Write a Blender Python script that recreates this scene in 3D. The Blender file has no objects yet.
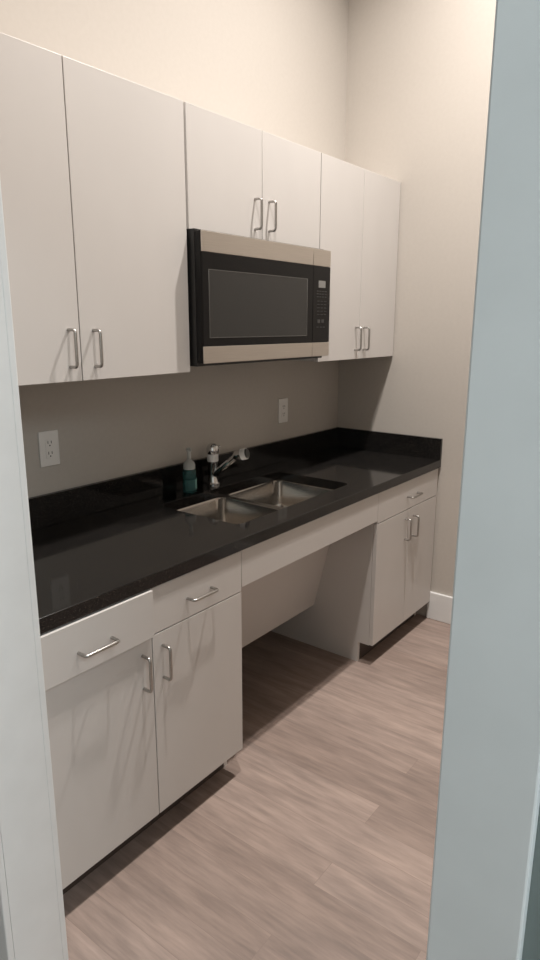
import bpy, bmesh, math, random
from mathutils import Vector, Matrix
random.seed(4)
COL = bpy.context.scene.collection

# ------------------------------------------------------------------ materials
def mat(name, col, rough=.5, metal=0., spec=.5, **kw):
    m = bpy.data.materials.new(name); m.use_nodes = True
    b = m.node_tree.nodes['Principled BSDF']
    b.inputs['Base Color'].default_value = (*col, 1)
    b.inputs['Roughness'].default_value = rough
    b.inputs['Metallic'].default_value = metal
    b.inputs['Specular IOR Level'].default_value = spec
    for k, v in kw.items():
        b.inputs[k.replace('_', ' ')].default_value = v
    return m

def nodes(m):
    return m.node_tree.nodes, m.node_tree.links, m.node_tree.nodes['Principled BSDF']

def add_noise_variation(m, c1, c2, scale, stretch=(1, 1, 1), detail=3, bump=0, lo=.35, hi=.65):
    n, l, b = nodes(m)
    tc = n.new('ShaderNodeTexCoord'); mp = n.new('ShaderNodeMapping')
    mp.inputs['Scale'].default_value = stretch
    nz = n.new('ShaderNodeTexNoise'); nz.inputs['Scale'].default_value = scale; nz.inputs['Detail'].default_value = detail
    cr = n.new('ShaderNodeValToRGB')
    cr.color_ramp.elements[0].color = (*c1, 1); cr.color_ramp.elements[1].color = (*c2, 1)
    cr.color_ramp.elements[0].position = lo; cr.color_ramp.elements[1].position = hi
    l.new(tc.outputs['Object'], mp.inputs['Vector']); l.new(mp.outputs['Vector'], nz.inputs['Vector'])
    l.new(nz.outputs['Fac'], cr.inputs['Fac']); l.new(cr.outputs['Color'], b.inputs['Base Color'])
    if bump:
        bp = n.new('ShaderNodeBump'); bp.inputs['Strength'].default_value = bump; bp.inputs['Distance'].default_value = .002
        l.new(nz.outputs['Fac'], bp.inputs['Height']); l.new(bp.outputs['Normal'], b.inputs['Normal'])
    return m

M = {}
M['wall'] = add_noise_variation(mat('greige_wall_paint', (.5, .46, .41), .75, spec=.3),
                                (.500, .462, .418), (.512, .474, .430), 60, bump=.05)
M['ceiling'] = add_noise_variation(mat('ceiling_paint', (.8, .79, .77), .9, spec=.2), (.79, .78, .76), (.81, .80, .78), 50)
M['hall_wall'] = add_noise_variation(mat('hall_wall_paint', (.36, .39, .375), .8, spec=.2), (.20, .23, .22), (.21, .24, .23), 40)
M['trim'] = add_noise_variation(mat('white_trim_paint', (.78, .78, .77), .35), (.76, .76, .75), (.79, .79, .78), 12)
M['cab'] = add_noise_variation(mat('light_grey_laminate', (.6, .57, .54), .38, spec=.45),
                               (.590, .562, .536), (.602, .574, .548), 3, (2, 2, 1), 3)
M['nickel'] = add_noise_variation(mat('brushed_nickel', (.45, .43, .41), .30, 1.), (.40, .385, .365), (.46, .445, .425), 300)
M['chrome'] = mat('polished_chrome', (.75, .75, .75), .08, 1.)
M['dark_chrome'] = mat('dark_rubber_ring', (.03, .03, .03), .3)
M['band'] = add_noise_variation(mat('stainless_band', (.5, .45, .40), .38, 1.), (.60, .555, .505), (.66, .61, .555), 30, (.3, 1, 30), 4)
M['sink'] = add_noise_variation(mat('brushed_sink_steel', (.55, .52, .48), .20, 1.), (.50, .47, .44), (.60, .57, .53), 40, (1, 1, 12), 3)
M['black'] = mat('black_plastic', (.010, .010, .010), .35)
M['black_gloss'] = mat('black_glass', (.008, .0075, .0075), .15, spec=.2)
M['grey_win'] = mat('oven_window_mesh', (.034, .033, .031), .2, spec=.35)
M['display'] = mat('display_glass', (.22, .22, .21), .25)
M['key'] = mat('keypad_print', (.040, .040, .039), .4)
M['outlet'] = mat('white_plastic_plate', (.80, .78, .75), .35)
M['slot'] = mat('dark_slot', (.03, .028, .025), .6)
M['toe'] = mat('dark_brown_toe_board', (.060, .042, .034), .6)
M['gap'] = mat('shadow_line_filler', (.10, .09, .08), .8)
M['clear'] = mat('frosted_clear_plastic', (.72, .74, .72), .35, Transmission_Weight=.45, IOR=1.4)
M['bottle'] = mat('clear_teal_plastic', (.10, .30, .30), .12, Transmission_Weight=.75, IOR=1.33)
M['label'] = mat('teal_label', (.030, .105, .105), .35)
M['label_white'] = mat('pale_label_patch', (.20, .42, .38), .35)

# granite: black with fine speckle, polished
g = mat('black_granite', (.012, .011, .011), .08, spec=.42); M['granite'] = g
n, l, b = nodes(g)
tc = n.new('ShaderNodeTexCoord'); vo = n.new('ShaderNodeTexNoise'); vo.inputs['Scale'].default_value = 420; vo.inputs['Detail'].default_value = 2
cr = n.new('ShaderNodeValToRGB'); e = cr.color_ramp.elements
e[0].position = .60; e[0].color = (.0085, .0080, .0078, 1); e[1].position = .76; e[1].color = (.10, .085, .07, 1)
nb = n.new('ShaderNodeTexNoise'); nb.inputs['Scale'].default_value = 14; nb.inputs['Detail'].default_value = 3
mr = n.new('ShaderNodeMapRange'); mr.inputs['To Min'].default_value = .05; mr.inputs['To Max'].default_value = .10
l.new(tc.outputs['Object'], vo.inputs['Vector']); l.new(vo.outputs['Fac'], cr.inputs['Fac']); l.new(cr.outputs['Color'], b.inputs['Base Color'])
l.new(tc.outputs['Object'], nb.inputs['Vector']); l.new(nb.outputs['Fac'], mr.inputs['Value']); l.new(mr.outputs['Result'], b.inputs['Roughness'])

# floor: wood look vinyl planks running along y
f = mat('wood_look_vinyl_planks', (.4, .32, .28), .42, spec=.4); M['floor'] = f
n, l, b = nodes(f)
tc = n.new('ShaderNodeTexCoord'); mp = n.new('ShaderNodeMapping'); mp.inputs['Rotation'].default_value = (0, 0, math.radians(90))
mp.inputs['Location'].default_value = (.37, .06, 0)
br = n.new('ShaderNodeTexBrick')
br.inputs['Scale'].default_value = 1; br.inputs['Brick Width'].default_value = .90; br.inputs['Row Height'].default_value = .100
br.inputs['Mortar Size'].default_value = .0007; br.inputs['Mortar Smooth'].default_value = .3; br.inputs['Bias'].default_value = 0
br.offset = .37; br.offset_frequency = 3
br.inputs['Color1'].default_value = (0, 0, 0, 1); br.inputs['Color2'].default_value = (1, 1, 1, 1); br.inputs['Mortar'].default_value = (.5, .5, .5, 1)
l.new(tc.outputs['Object'], mp.inputs['Vector']); l.new(mp.outputs['Vector'], br.inputs['Vector'])
base = n.new('ShaderNodeValToRGB'); e = base.color_ramp.elements
e[0].color = (.292, .224, .194, 1); e[1].color = (.362, .283, .248, 1)
l.new(br.outputs['Color'], base.inputs['Fac'])
# grain streaks: noise stretched along y, shifted per plank
sep = n.new('ShaderNodeVectorMath'); sep.operation = 'MULTIPLY'; sep.inputs[1].default_value = (0, 37.0, 7.)
l.new(br.outputs['Color'], sep.inputs[0])
add = n.new('ShaderNodeVectorMath'); add.operation = 'ADD'
l.new(tc.outputs['Object'], add.inputs[0]); l.new(sep.outputs['Vector'], add.inputs[1])
def streak(scale, st, detail, lo, hi, c0, c1, prev, fac):
    m2 = n.new('ShaderNodeMapping'); m2.inputs['Scale'].default_value = st
    nz = n.new('ShaderNodeTexNoise'); nz.inputs['Scale'].default_value = scale; nz.inputs['Detail'].default_value = detail; nz.inputs['Roughness'].default_value = .6
    c = n.new('ShaderNodeValToRGB'); c.color_ramp.elements[0].position = lo; c.color_ramp.elements[1].position = hi
    c.color_ramp.elements[0].color = (c0, c0, c0, 1); c.color_ramp.elements[1].color = (c1, c1 * .995, c1 * .985, 1)
    mx = n.new('ShaderNodeMix'); mx.data_type = 'RGBA'; mx.blend_type = 'MULTIPLY'; mx.inputs['Factor'].default_value = fac
    l.new(add.outputs['Vector'], m2.inputs['Vector']); l.new(m2.outputs['Vector'], nz.inputs['Vector']); l.new(nz.outputs['Fac'], c.inputs['Fac'])
    l.new(prev, mx.inputs['A']); l.new(c.outputs['Color'], mx.inputs['B'])
    return mx.outputs['Result']
s = streak(1, (34, 4.5, 1), 4, .33, .68, .72, 1.12, base.outputs['Color'], .9)
s = streak(1, (120, 9, 1), 3, .3, .7, .90, 1.08, s, .8)
s = streak(1, (9, 1.0, 1), 2, .3, .7, .84, 1.08, s, .8)
mx = n.new('ShaderNodeMix'); mx.data_type = 'RGBA'
l.new(br.outputs['Fac'], mx.inputs['Factor']); l.new(s, mx.inputs['A']); mx.inputs['B'].default_value = (.22, .165, .14, 1)
l.new(mx.outputs['Result'], b.inputs['Base Color'])

# ------------------------------------------------------------------ helpers
def smooth(me, angle=35, keep_flats=True):
    for p in me.polygons: p.use_smooth = True
    me.set_sharp_from_angle(angle=math.radians(angle))
    if keep_flats:      # large flat faces keep their own normal
        for p in me.polygons:
            if p.area > .0004: p.use_smooth = False

def link(name, bm, m, parent=None, sm=True, **props):
    bmesh.ops.recalc_face_normals(bm, faces=bm.faces)
    me = bpy.data.meshes.new(name); bm.to_mesh(me); bm.free()
    if sm: smooth(me, keep_flats=(sm != 'all'))
    for x in (m if isinstance(m, (list, tuple)) else [m]): me.materials.append(x)
    o = bpy.data.objects.new(name, me); COL.objects.link(o)
    if parent: 
        o.parent = parent; o.matrix_parent_inverse = Matrix.Translation(parent_world(parent)).inverted()
    for k, v in props.items(): o[k] = v
    return o

def parent_world(p):
    v = Vector(p.location)
    if p.parent is not None: v = v * 0 + Vector(p.get('_w', (0, 0, 0)))
    return v

def empty(name, loc, label=None, cat=None, group=None, kind=None):
    o = bpy.data.objects.new(name, None); COL.objects.link(o); o.location = loc; o.empty_display_size = .05
    if label: o['label'] = label
    if cat: o['category'] = cat
    if group: o['group'] = group
    if kind: o['kind'] = kind
    return o

def box(bm, x0, x1, y0, y1, z0, z1, bev=0., mi=0, segs=2):
    vs = [bm.verts.new((x, y, z)) for x in (x0, x1) for y in (y0, y1) for z in (z0, z1)]
    idx = [(0, 1, 3, 2), (4, 6, 7, 5), (0, 4, 5, 1), (2, 3, 7, 6), (0, 2, 6, 4), (1, 5, 7, 3)]
    fs = [bm.faces.new([vs[i] for i in q]) for q in idx]
    for q in fs: q.material_index = mi
    if bev > 0:
        es = {e for q in fs for e in q.edges}
        bmesh.ops.bevel(bm, geom=list(es), offset=bev, segments=segs, profile=.5, affect='EDGES', material=-1)
    return bm

def B(*a, **k):
    bm = bmesh.new(); box(bm, *a, **k); return bm

def tube(bm, pts, r, seg=12, cap=True):
    """round bar along a polyline; r may be a list"""
    pts = [Vector(p) for p in pts]; n_ = len(pts)
    rr = r if isinstance(r, (list, tuple)) else [r] * n_
    rings = []; prev = None
    for i, p in enumerate(pts):
        t = (pts[min(i + 1, n_ - 1)] - pts[max(i - 1, 0)]).normalized()
        if prev is None:
            a = Vector((0, 0, 1)) if abs(t.z) < .9 else Vector((1, 0, 0))
            u = t.cross(a).normalized()
        else:
            u = (prev - t * prev.dot(t)).normalized()
        prev = u; w = t.cross(u)
        rings.append([bm.verts.new(p + (u * math.cos(2 * math.pi * k / seg) + w * math.sin(2 * math.pi * k / seg)) * rr[i]) for k in range(seg)])
    for a, b2 in zip(rings, rings[1:]):
        for k in range(seg): bm.faces.new((a[k], a[(k + 1) % seg], b2[(k + 1) % seg], b2[k]))
    if cap:
        bm.faces.new(rings[0][::-1]); bm.faces.new(rings[-1])
    return bm

def lathe(bm, prof, c=(0, 0, 0), seg=28, sy=1.):
    rings = []
    for r, z in prof:
        rings.append([bm.verts.new((c[0] + r * math.cos(2 * math.pi * k / seg), c[1] + sy * r * math.sin(2 * math.pi * k / seg), c[2] + z)) for k in range(seg)])
    for a, b2 in zip(rings, rings[1:]):
        for k in range(seg): bm.faces.new((a[k], a[(k + 1) % seg], b2[(k + 1) % seg], b2[k]))
    bm.faces.new(rings[0][::-1]); bm.faces.new(rings[-1])
    return bm

def rrect(x0, x1, y0, y1, r, n_=6):
    out = []
    for cx, cy, a0 in ((x1 - r, y1 - r, 0), (x0 + r, y1 - r, 90), (x0 + r, y0 + r, 180), (x1 - r, y0 + r, 270)):
        for k in range(n_ + 1):
            a = math.radians(a0 + 90 * k / n_)
            out.append((cx + r * math.cos(a), cy + r * math.sin(a)))
    return out

def plate(loops, z0, z1):
    """flat plate with holes: loops[0] is the outline"""
    bm = bmesh.new(); edges = []
    for lp in loops:
        vs = [bm.verts.new((x, y, z1)) for x, y in lp]
        edges += [bm.edges.new((vs[i], vs[(i + 1) % len(vs)])) for i in range(len(vs))]
    r = bmesh.ops.triangle_fill(bm, use_beauty=True, use_dissolve=False, edges=edges, normal=(0, 0, 1))
    faces = [q for q in r['geom'] if isinstance(q, bmesh.types.BMFace)]
    ex = bmesh.ops.extrude_face_region(bm, geom=faces)
    for q in ex['geom']:
        if isinstance(q, bmesh.types.BMVert): q.co.z = z0
    return bm

# ------------------------------------------------------------------ dimensions (metres); x=0 right wall, y=0 back wall
H = .892; SLAB = .851; SPL = 1.002
XL = -2.466                       # room face of the left wall
YF = -3.0                        # front wall of the room
CEIL = 3.90
XO = -2.584                       # hall face of the left wall
DY0, DY1, DZ = -1.7212, -.762, 2.14    # door opening

# ------------------------------------------------------------------ setting
def struct(name, bm, m, **k):
    return link(name, bm, m, kind='structure', label=k.pop('label', name), **k)
struct('floor', B(-4.6, .12, -3.75, .12, -.05, 0), M['floor'], label='wood look vinyl plank floor in pinkish grey brown')
struct('ceiling', B(-4.6, .12, -3.75, .12, CEIL, CEIL + .05), M['ceiling'], label='plain pale ceiling above the kitchen')
struct('wall_back', B(XL, 0, 0, .12, 0, CEIL), M['wall'], label='greige painted wall behind the counter')
struct('wall_right', B(0, .12, YF - .1, .12, 0, CEIL), M['wall'], label='greige painted wall at the far end of the counter')
struct('wall_front', B(XL, 0, YF - .1, YF, 0, CEIL), M['wall'], label='greige painted wall facing the counter')
bm = bmesh.new()
box(bm, XO, XL, DY1 + .02, .12, 0, CEIL); box(bm, XO, XL, -3.75, DY0 - .02, 0, CEIL); box(bm, XO, XL, DY0 - .02, DY1 + .02, DZ + .02, CEIL)
struct('wall_left', bm, [M['hall_wall']], label='wall holding the doorway')
# room side skin of the left wall painted like the room
bm = bmesh.new()
box(bm, XL, XL + .002, DY1 + .06, 0, 0, CEIL); box(bm, XL, XL + .002, YF, DY0 - .06, 0, CEIL); box(bm, XL, XL + .002, DY0 - .06, DY1 + .06, DZ + .06, CEIL)
struct('wall_left_inner', bm, M['wall'], label='greige paint on the room side of the doorway wall')
struct('wall_hall_rear', B(-4.6, -4.5, -3.75, .12, 0, CEIL), M['ceiling'], label='pale wall on the far side of the hall')
struct('wall_hall_side', B(-4.5, XO, -3.75, -3.65, 0, CEIL), M['ceiling'], label='pale wall at the end of the hall')
struct('wall_hall_end', B(-4.5, XO, 0.02, .12, 0, CEIL), M['ceiling'], label='pale wall at the other end of the hall')

door = empty('door_1', (-2.525, -1.24, 0), 'white painted doorway frame in the foreground', None, kind='structure')
CT = .016
for y0, y1 in ((DY1, DY1 + .019), (DY0 - .019, DY0)):
    link('jamb', B(XO, XL, y0, y1, 0, DZ + .019, bev=.0003), M['trim'], door)
link('head_jamb', B(XO, XL, DY0, DY1, DZ, DZ + .019), M['trim'], door)
for xa, xb in ((XO - CT, XO), (XL, XL + CT)):
    for y0, y1 in ((DY1, DY1 + .09), (DY0 - .097, DY0)):
        link('casing', B(xa, xb, y0, y1, 0, DZ + .09, bev=.0025), M['trim'], door)
    link('head_casing', B(xa, xb, DY0 + .0, DY1 - .0, DZ, DZ + .09, bev=.004), M['trim'], door)

def baseboard(name, x0, x1, y0, y1, label):
    bm = bmesh.new(); box(bm, x0, x1, y0, y1, 0, .156, bev=.004); struct(name, bm, M['trim'], label=label)
baseboard('baseboard_right', -.016, 0, YF, -.612, 'white baseboard along the far end wall')
baseboard('baseboard_front', XL + .002, -.016, YF, YF + .016, 'white baseboard along the wall facing the counter')

# ------------------------------------------------------------------ pulls
def pull(parent, c, axis, yface, name='handle', proj=.032, half=.052, r=.0047):
    """D shaped wire pull, c = (x,z) centre, on a face at y = yface"""
    fr = .010; prof = []
    prof.append((-half, 0)); prof.append((-half, proj - fr))
    for k in range(1, 6):
        a = math.radians(180 - 90 * k / 5); prof.append((-half + fr + fr * math.cos(a), proj - fr + fr * math.sin(a)))
    for k in range(0, 6):
        a = math.radians(90 - 90 * k / 5); prof.append((half - fr + fr * math.cos(a), proj - fr + fr * math.sin(a)))
    prof.append((half, 0))
    pts = []
    for t, d in prof:
        if axis == 'z': pts.append((c[0], yface - d, c[1] + t))
        else: pts.append((c[0] + t, yface - d, c[1]))
    bm = bmesh.new(); tube(bm, pts, r, 12)
    link(name, bm, M['nickel'], parent, label='brushed nickel wire pull')

# ------------------------------------------------------------------ cabinets
DF = -.630; DT = .019; UF = -.335; G = .0016
def door_leaf(root, x0, x1, z0, z1, yf, name='door'):
    return link(name, B(x0 + G, x1 - G, yf, yf + DT, z0 + G, z1 - G, bev=.0012), M['cab'], root)

def carcass(bm, x0, x1, y0, y1, z0, z1, t=.018):
    """open box of panels behind the doors"""
    box(bm, x0, x0 + t, y0, y1, z0, z1); box(bm, x1 - t, x1, y0, y1, z0, z1)
    box(bm, x0 + t, x1 - t, y0, y1, z0, z0 + t); box(bm, x0 + t, x1 - t, y0, y1, z1 - t, z1)
    box(bm, x0 + t, x1 - t, y1 - .006, y1, z0 + t, z1 - t)

GB, GW, GO = 'base cabinets under the countertop', 'wall cabinets above the counter', 'outlets on the wall above the counter'
def base_cabinet(x0, x1, xm, label, drawers, pulls_v, pulls_h, zdd=.7035, zb=.1025, open_first=0.):
    root = empty('base_cabinet', ((x0 + x1) / 2, -.3, 0), label, 'cabinet', GB)
    bm = bmesh.new(); t = .018
    # side panels with toe notch
    for a in (x0, x1 - t):
        box(bm, a, a + t, -.610, -.003, zb, SLAB)
        box(bm, a, a + t, -.553, -.003, 0, zb)
    box(bm, x0 + t, x1 - t, -.610, -.003, zb, zb + t); box(bm, x0 + t, x1 - t, -.610, -.53, SLAB - t, SLAB)
    box(bm, x0 + t, x1 - t, -.012, -.003, zb + t, SLAB - t)
    box(bm, x0 + t, x1 - t, -.610, -.53, zdd - .009, zdd + .009)
    link('carcass', bm, M['cab'], root)
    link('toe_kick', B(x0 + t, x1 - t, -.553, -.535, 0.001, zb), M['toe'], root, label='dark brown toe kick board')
    link('door', B(x0 + G, xm - G, DF, DF + DT, zb + G, zdd - G, bev=.0012), M['cab'], root)
    d0 = [o for o in root.children][-1]
    link('door', B(xm + G, x1 - G, DF, DF + DT, zb + G, zdd - G, bev=.0012), M['cab'], root)
    d1 = [o for o in root.children][-1]
    for dd, px in ((d0, pulls_v[0]), (d1, pulls_v[1])):
        pull(dd, px, 'z', DF)
    for i, (a, c) in enumerate(drawers):
        off = open_first if i == 0 else 0.
        fr = link('drawer', B(a + G, c - G, DF - off, DF - off + DT, zdd + G, SLAB - .004, bev=.0012), M['cab'], root)
        if off:
            bb = bmesh.new()
            box(bb, a + .03, a + .042, DF - off + DT, -.12, zdd + .03, SLAB - .03); box(bb, c - .042, c - .03, DF - off + DT, -.12, zdd + .03, SLAB - .03)
            box(bb, a + .042, c - .042, DF - off + DT, -.12, zdd + .03, zdd + .04)
            link('drawer_box', bb, M['cab'], fr)
        pull(fr, pulls_h[i], 'x', DF - off, half=.053)
    return root

XA, XM, XB = -2.43, -2.0185, -1.6155
bl = base_cabinet(XA, XB, XM, 'grey two drawer base cabinet left of the sink, its left drawer not fully shut',
             [(XA, XM), (XM, XB)], [(-2.057, .604), (-1.979, .606)], [(-2.224, .764), (-1.819, .768)], open_first=.014)
x1, xr = -.6659, -.0171
brt = base_cabinet(x1, xr, -.3444, 'narrow grey base cabinet with one drawer against the far wall',
             [(x1, xr)], [(-.381, .608), (-.296, .606)], [(-.317, .768)])
# fillers between units and walls
link('filler_strip', B(xr + .001, -.0005, -.600, -.58, 0.157, SLAB - .001), M['cab'], brt)
link('filler_strip', B(XL + .003, XA - .001, -.628, -.60, 0.0, SLAB - .001), M['cab'], bl)

# removable front panels in the knee space
ap = link('apron_panel', B(XB + .0004, x1 - .0004, DF, DF + DT, .7176, SLAB - .003, bev=.0012), M['cab'],
          label='long grey apron panel under the counter edge in front of the sink', category='panel')
bm = bmesh.new()
P0 = (-.411, .672); P1 = (-.300, .224)
dx_, dz_ = P1[0] - P0[0], P1[1] - P0[1]; L_ = math.hypot(dx_, dz_); nx, nz = -dz_ / L_ * .018, dx_ / L_ * .018
q = [P0, P1, (P1[0] + abs(nx), P1[1] + abs(nz)), (P0[0] + abs(nx), P0[1] + abs(nz))]
va = [bm.verts.new((XB + .0004, y, z)) for y, z in q]; vb = [bm.verts.new((x1 - .0004, y, z)) for y, z in q]
bm.faces.new(va); bm.faces.new(vb[::-1])
for i in range(4): bm.faces.new((va[i], va[(i + 1) % 4], vb[(i + 1) % 4], vb[i]))
link('pipe_cover_panel', bm, M['cab'], label='slanted grey panel hiding the sink pipes in the open knee space', category='panel')

# ------------------------------------------------------------------ wall cabinets
def wall_cabinet(x0, x1, xm, z0, z1, label, pulls):
    root = empty('wall_cabinet', ((x0 + x1) / 2, -.16, z0), label, 'cabinet', GW)
    bm = bmesh.new(); carcass(bm, x0, x1, UF + DT + .001, -.001, z0, z1)
    link('carcass', bm, M['cab'], root)
    for (a, c), p in zip(((x0, xm), (xm, x1)), pulls):
        d = link('door', B(a + G, c - G, UF, UF + DT, z0 - .002, z1, bev=.0012), M['cab'], root)
        pull(d, p, 'z', UF)
    return root
ZB, ZT = 1.414, 2.2607
wl = wall_cabinet(-2.43, -1.5292, -1.9795, ZB, ZT, 'tall pale wall cabinet with two wide doors left of the microwave', [(-2.019, 1.506), (-1.932, 1.504)])
wall_cabinet(-1.5222, -.7305, -1.1257, 1.8834, ZT, 'short pale wall cabinet right above the microwave', [(-1.170, 1.969), (-1.084, 1.971)])
wall_cabinet(-.7285, -.007, -.3685, ZB, ZT, 'tall pale wall cabinet between microwave and far wall', [(-.407, 1.508), (-.329, 1.507)])
link('filler_strip', B(XL + .003, -2.4315, UF + DT, -.002, ZB, ZT), M['cab'], wl)

# ------------------------------------------------------------------ countertop
HX0, HX1, HY0, HY1 = -1.512, -.748, -.530, -.125
loops = [[(XL + .003, -.637), (-.001, -.637), (-.001, -.001), (XL + .003, -.001)], rrect(HX0, HX1, HY0, HY1, .035, 8)[::-1]]
bm = plate(loops, SLAB, H)
ct = link('countertop', bm, M['granite'], sm=False, label='long black granite countertop running to the far wall', category='countertop')
bv = ct.modifiers.new('bevel', 'BEVEL'); bv.width = .002; bv.segments = 2; bv.limit_method = 'ANGLE'; bv.angle_limit = math.radians(50)
link('back_splash', B(XL + .003, -.0205, -.0195, -.0005, H + .0003, SPL, bev=.0015), M['granite'], ct)
link('side_splash', B(-.0198, -.0005, -.6368, -.0005, H + .0003, SPL, bev=.0015), M['granite'], ct)

# ------------------------------------------------------------------ sink
sk = empty('kitchen_sink', ((HX0 + HX1) / 2, (HY0 + HY1) / 2, SLAB), 'stainless steel double bowl sink set under the black countertop', 'sink')
bowls = [(HX0 - .004, -1.145, HY0 - .004, HY1 + .004), (-1.118, HX1 + .004, HY0 - .004, HY1 + .004)]
outer = [(HX0 - .03, HY0 - .03), (HX1 + .03, HY0 - .03), (HX1 + .03, HY1 + .03), (HX0 - .03, HY1 + .03)]
bm = plate([outer] + [rrect(*q, .038, 8)[::-1] for q in bowls], SLAB - .0025, SLAB - .0003)
link('rim', bm, M['sink'], sk, sm=False)
for q in bowls:
    bm = bmesh.new(); rings = []
    zt = SLAB - .0015; dep = .145
    steps = [(0, 0, .038), (.003, -.006, .04), (.006, -dep + .035, .045), (.010, -dep + .016, .046), (.020, -dep + .004, .045), (.036, -dep, .035)]
    for ins, dz, r in steps:
        rings.append([bm.verts.new((x, y, zt + dz)) for x, y in rrect(q[0] + ins, q[1] - ins, q[2] + ins, q[3] - ins, r, 8)])
    for a, c in zip(rings, rings[1:]):
        for k in range(len(a)): bm.faces.new((a[k], a[(k + 1) % len(a)], c[(k + 1) % len(a)], c[k]))
    bm.faces.new(rings[-1])
    bo = link('bowl', bm, M['sink'], sk, sm='all'); 
    cx, cy = (q[0] + q[1]) / 2, (q[2] + q[3]) / 2 + .02
    bm = bmesh.new(); lathe(bm, [(.043, 0), (.045, .002), (.040, .004), (.030, .0015), (.004, .0010), (.004, .006), (.0005, .007)], (cx, cy, zt - dep + .0005))
    link('drain', bm, M['chrome'], bo)

# ------------------------------------------------------------------ faucet
fx, fy = -1.128, -.064
fa = empty('faucet', (fx, fy, H), 'chrome single lever pull-out faucet behind the sink', 'faucet')
bm = bmesh.new()
lathe(bm, [(.029, 0), (.029, .006), (.024, .010), (.0225, .014), (.0215, .060), (.0225, .085), (.0225, .104)], (fx, fy, H + .0003))
link('body', bm, M['chrome'], fa)
bm = bmesh.new()
lathe(bm, [(.0235, .104), (.0245, .107), (.0245, .133), (.0235, .136)], (fx, fy, H))
link('collar', bm, mat('painted_reflection_collar', (.80, .80, .79), .4, .15), fa)  # pale colour paints in the white reflection striping the faucet body
bm = bmesh.new()
lathe(bm, [(.0235, .1362), (.0265, .143), (.0275, .155), (.025, .168), (.018, .178), (.008, .183), (.001, .184)], (fx, fy, H))
link('handle_cap', bm, M['chrome'], fa)
bm = bmesh.new()
tube(bm, [(fx + .018, fy - .004, H + .160), (fx + .030, fy - .008, H + .163), (fx + .036, fy - .010, H + .164)], [.006, .0055, .005], 12)
link('lever', bm, M['chrome'], fa)
# spout arm rises forward over the bowls
p0 = Vector((fx, fy - .008, H + .045)); p1 = Vector((fx + .012, fy - .126, H + .141)); d = (p1 - p0).normalized()
bm = bmesh.new()
tube(bm, [p0, p0 + d * .03, p1], [.0165, .0145, .0135], 18)
link('spout', bm, M['chrome'], fa)
side = Vector((0, 0, 1)).cross(d).normalized()
hd = (d + Vector((.25, -.25, -.35))).normalized()
bm = bmesh.new(); tube(bm, [p1 - d * .012, p1 + d * .004, p1 + d * .004 + hd * .020], [.0145, .0220, .0240], 22)
sh = link('spray_head', bm, M['chrome'], fa)
q0 = p1 + d * .004 + hd * .0202
bm = bmesh.new(); tube(bm, [q0, q0 + hd * .022], [.0243, .0243], 22)
link('spray_band', bm, mat('pale_spray_band', (.82, .81, .79), .35, .1), sh)
bm = bmesh.new(); tube(bm, [q0 + hd * .0222, q0 + hd * .029], [.021, .019], 22)
link('nozzle', bm, M['dark_chrome'], sh)

# ------------------------------------------------------------------ soap bottle
sx, sy_ = -1.290, -.080
so = empty('soap_bottle', (sx, sy_, H), 'small teal foaming hand soap bottle standing behind the sink', 'bottle')
bm = bmesh.new(); lathe(bm, [(.026, 0), (.031, .004), (.032, .012), (.0305, .055), (.0305, .082), (.0270, .094), (.022, .099)], (sx, sy_, H + .0003), sy=.8)
bo = link('bottle_body', bm, M['bottle'], so)
# curved label wrapped on the front of the body
bm = bmesh.new()
def wrap(bm, a0, a1, z0, z1, r, sy=.8, n_=12):
    cols = []
    for k in range(n_ + 1):
        a = math.radians(a0 + (a1 - a0) * k / n_)
        cols.append([[bm.verts.new((sx + rr * math.cos(a), sy_ + sy * rr * math.sin(a), H + z)) for z in (z0, z1)] for rr in (r, r + .0006)])
    for p, q_ in zip(cols, cols[1:]):
        bm.faces.new((p[0][0], q_[0][0], q_[0][1], p[0][1])); bm.faces.new((p[1][0], p[1][1], q_[1][1], q_[1][0]))
        bm.faces.new((p[0][0], p[1][0], q_[1][0], q_[0][0])); bm.faces.new((p[0][1], q_[0][1], q_[1][1], p[1][1]))
    bm.faces.new((cols[0][0][0], cols[0][0][1], cols[0][1][1], cols[0][1][0])); bm.faces.new((cols[-1][0][0], cols[-1][1][0], cols[-1][1][1], cols[-1][0][1]))
wrap(bm, 195, 345, .012, .058, .0324)
lb = link('label', bm, M['label'], bo, label='teal wrapped label')
bm = bmesh.new(); wrap(bm, 282, 308, .018, .056, .0331)
link('label_highlight', bm, M['label_white'], bo, label='pale patch on the teal label')
bm = bmesh.new(); lathe(bm, [(.022, .0992), (.0245, .101), (.0245, .118), (.021, .128), (.012, .136), (.010, .140)], (sx, sy_, H), sy=1)
link('collar', bm, M['clear'], so)
bm = bmesh.new(); lathe(bm, [(.0085, .1402), (.0085, .172), (.0105, .174), (.0105, .186), (.008, .189), (.001, .190)], (sx, sy_, H), 20)
tube(bm, [(sx, sy_, H + .181), (sx - .006, sy_ - .014, H + .180), (sx - .007, sy_ - .017, H + .177)], [.006, .0055, .005], 10)
link('pump', bm, M['clear'], so)

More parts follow.
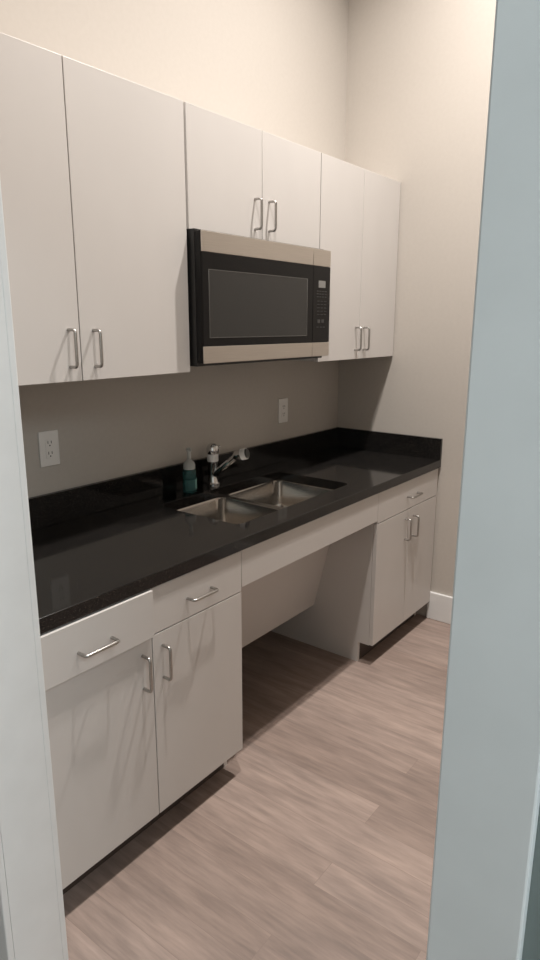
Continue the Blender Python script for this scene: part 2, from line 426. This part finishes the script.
# ------------------------------------------------------------------ microwave
mw = empty('microwave', (-1.127, -.2, 1.44), 'stainless and black over-the-range microwave under the short cabinet', 'microwave')
a, c, z0, z1 = -1.5215, -.7325, 1.4422, 1.8732; FM = -.3936
link('body', B(a, c, FM + .034, -.002, z0 - .011, z1 + .008, bev=.003), M['black'], mw)
fr = link('front_frame', B(a, c, FM + .006, FM + .0335, z0 + .001, z1 + .001, bev=.003), M['black_gloss'], mw)
xs = -.862
for nm, (u0, u1) in (('door_band', (a, xs - .001)), ('panel_band', (xs + .001, c))):
    link('top_band', B(u0, u1, FM, FM + .0055, 1.8075, z1, bev=.0015), M['band'], mw, label='brushed stainless strip along the top')
    link('bottom_band', B(u0, u1, FM, FM + .0055, z0, 1.4995, bev=.0015), M['band'], mw, label='brushed stainless strip along the bottom')
dr = link('door', B(a, xs - .001, FM + .0005, FM + .0055, 1.5005, 1.8065, bev=.001), M['black_gloss'], mw)
link('window', B(-1.490, -.906, FM - .0006, FM + .0004, 1.530, 1.751, bev=.0003), M['grey_win'], dr)
bm = bmesh.new(); 
for (u0, u1, w0, w1) in ((-1.492, -.904, 1.751, 1.7535), (-1.492, -.904, 1.5275, 1.530), (-1.4925, -1.490, 1.53, 1.751), (-.906, -.9035, 1.53, 1.751)):
    box(bm, u0, u1, FM - .001, FM + .0004, w0, w1)
link('window_edge', bm, mat('window_edge', (.09, .087, .08), .3), dr)
cp = link('control_panel', B(xs + .001, c, FM + .0005, FM + .0055, 1.5005, 1.8065, bev=.001), M['black_gloss'], mw)
link('display', B(-.822, -.770, FM - .0004, FM + .0004, 1.722, 1.750), M['display'], cp)
bm = bmesh.new()
for r_, zz in enumerate((1.708, 1.697, 1.6855)):
    for k in range(4): box(bm, -.834 + k * .020, -.821 + k * .020, FM - .0003, FM + .0004, zz - .0016, zz + .0016)
for r_ in range(5):
    zz = 1.668 - r_ * .0135
    for k in range(3): box(bm, -.830 + k * .026, -.812 + k * .026, FM - .0003, FM + .0004, zz - .0011, zz + .0011)
for k in range(2): box(bm, -.826 + k * .03, -.806 + k * .03, FM - .0003, FM + .0004, 1.580, 1.594)
for k in range(3): box(bm, -.832 + k * .024, -.816 + k * .024, FM - .0003, FM + .0004, 1.561, 1.564)
link('keypad', bm, M['key'], cp)
bm = bmesh.new()
for k in range(12): box(bm, -1.45 + k * .018, -1.44 + k * .018, -.30, -.12, z0 - .0118, z0 - .0112)
link('vent_filter', bm, M['band'], mw)

# ------------------------------------------------------------------ outlets
def outlet(xc, zc, label):
    root = empty('wall_outlet', (xc, 0, zc), label, 'outlet', GO)
    link('cover_plate', B(xc - .0385, xc + .0385, -.0065, -.0004, zc - .061, zc + .061, bev=.003), M['outlet'], root)
    ins = link('receptacle', B(xc - .0165, xc + .0165, -.0085, -.0066, zc - .0335, zc + .0335, bev=.0008), M['outlet'], root)
    bm = bmesh.new()
    for s_ in (-1, 1):
        zz = zc + s_ * .0185
        for u in (-.0065, .0065): box(bm, xc + u - .0012, xc + u + .0012, -.0090, -.0084, zz - .001, zz + .0085)
        tube(bm, [(xc, -.0090, zz - .0075), (xc, -.0084, zz - .0075)], .0026, 10)
    link('slots', bm, M['slot'], ins)
    bm = bmesh.new(); box(bm, xc - .007, xc + .007, -.0093, -.0086, zc - .0045, zc - .0008); box(bm, xc - .007, xc + .007, -.0093, -.0086, zc + .0008, zc + .0045)
    link('test_buttons', bm, M['key'] if False else M['outlet'], ins)
outlet(-1.889, 1.158, 'white wall outlet beside the doorway frame, under the tall left cabinet')
outlet(-.532, 1.150, 'white wall outlet between the faucet and the far corner')

# ------------------------------------------------------------------ lights
def area(name, loc, size, power, col, rot=(0, 0, 0), shape='DISK', sy=None, spread=None):
    ld = bpy.data.lights.new(name, 'AREA'); ld.shape = shape; ld.size = size
    if sy: ld.size_y = sy
    ld.energy = power; ld.color = col
    if spread: ld.spread = math.radians(spread)
    o = bpy.data.objects.new(name, ld); COL.objects.link(o); o.location = loc; o.rotation_euler = rot
    return o
WARM = (1.0, .945, .895)
area('ceiling_light', (-.76, -1.00, CEIL - .02), .07, 42.5, WARM, spread=124)
area('ceiling_light', (-1.95, -1.12, CEIL - .02), .08, 23.5, WARM, spread=124)
area('hall_light', (-3.15, -3.2, 2.75), 1.0, 39, (.83, .95, 1.0), rot=(math.radians(25), 0, math.radians(-5)), shape='RECTANGLE', sy=.8)

w = bpy.data.worlds.new('world'); w.use_nodes = True
w.node_tree.nodes['Background'].inputs['Color'].default_value = (.5, .5, .5, 1); w.node_tree.nodes['Background'].inputs['Strength'].default_value = .05
bpy.context.scene.world = w

# ------------------------------------------------------------------ camera
cam = bpy.data.cameras.new('camera'); co = bpy.data.objects.new('camera', cam); COL.objects.link(co)
yaw, pitch, roll, fpx = .6516, -.2358, .0024, 650.42
fw = Vector((math.cos(yaw) * math.cos(pitch), math.sin(yaw) * math.cos(pitch), math.sin(pitch)))
r0 = Vector((math.sin(yaw), -math.cos(yaw), 0)); u0 = r0.cross(fw)
r2 = r0 * math.cos(roll) + u0 * math.sin(roll); u2 = -r0 * math.sin(roll) + u0 * math.cos(roll)
m3 = Matrix((r2, u2, -fw)).transposed()
co.matrix_world = Matrix.Translation((-3.1745, -1.9371, 1.5759)) @ m3.to_4x4()
cam.sensor_fit = 'VERTICAL'; cam.sensor_height = 36; cam.lens = fpx * 36 / 960; cam.clip_start = .02
sc = bpy.context.scene; sc.camera = co
sc.view_settings.view_transform = 'Standard'; sc.view_settings.look = 'None'; sc.view_settings.gamma = 1
sc.view_settings.use_curve_mapping = False
sc.view_settings.exposure = 0.1
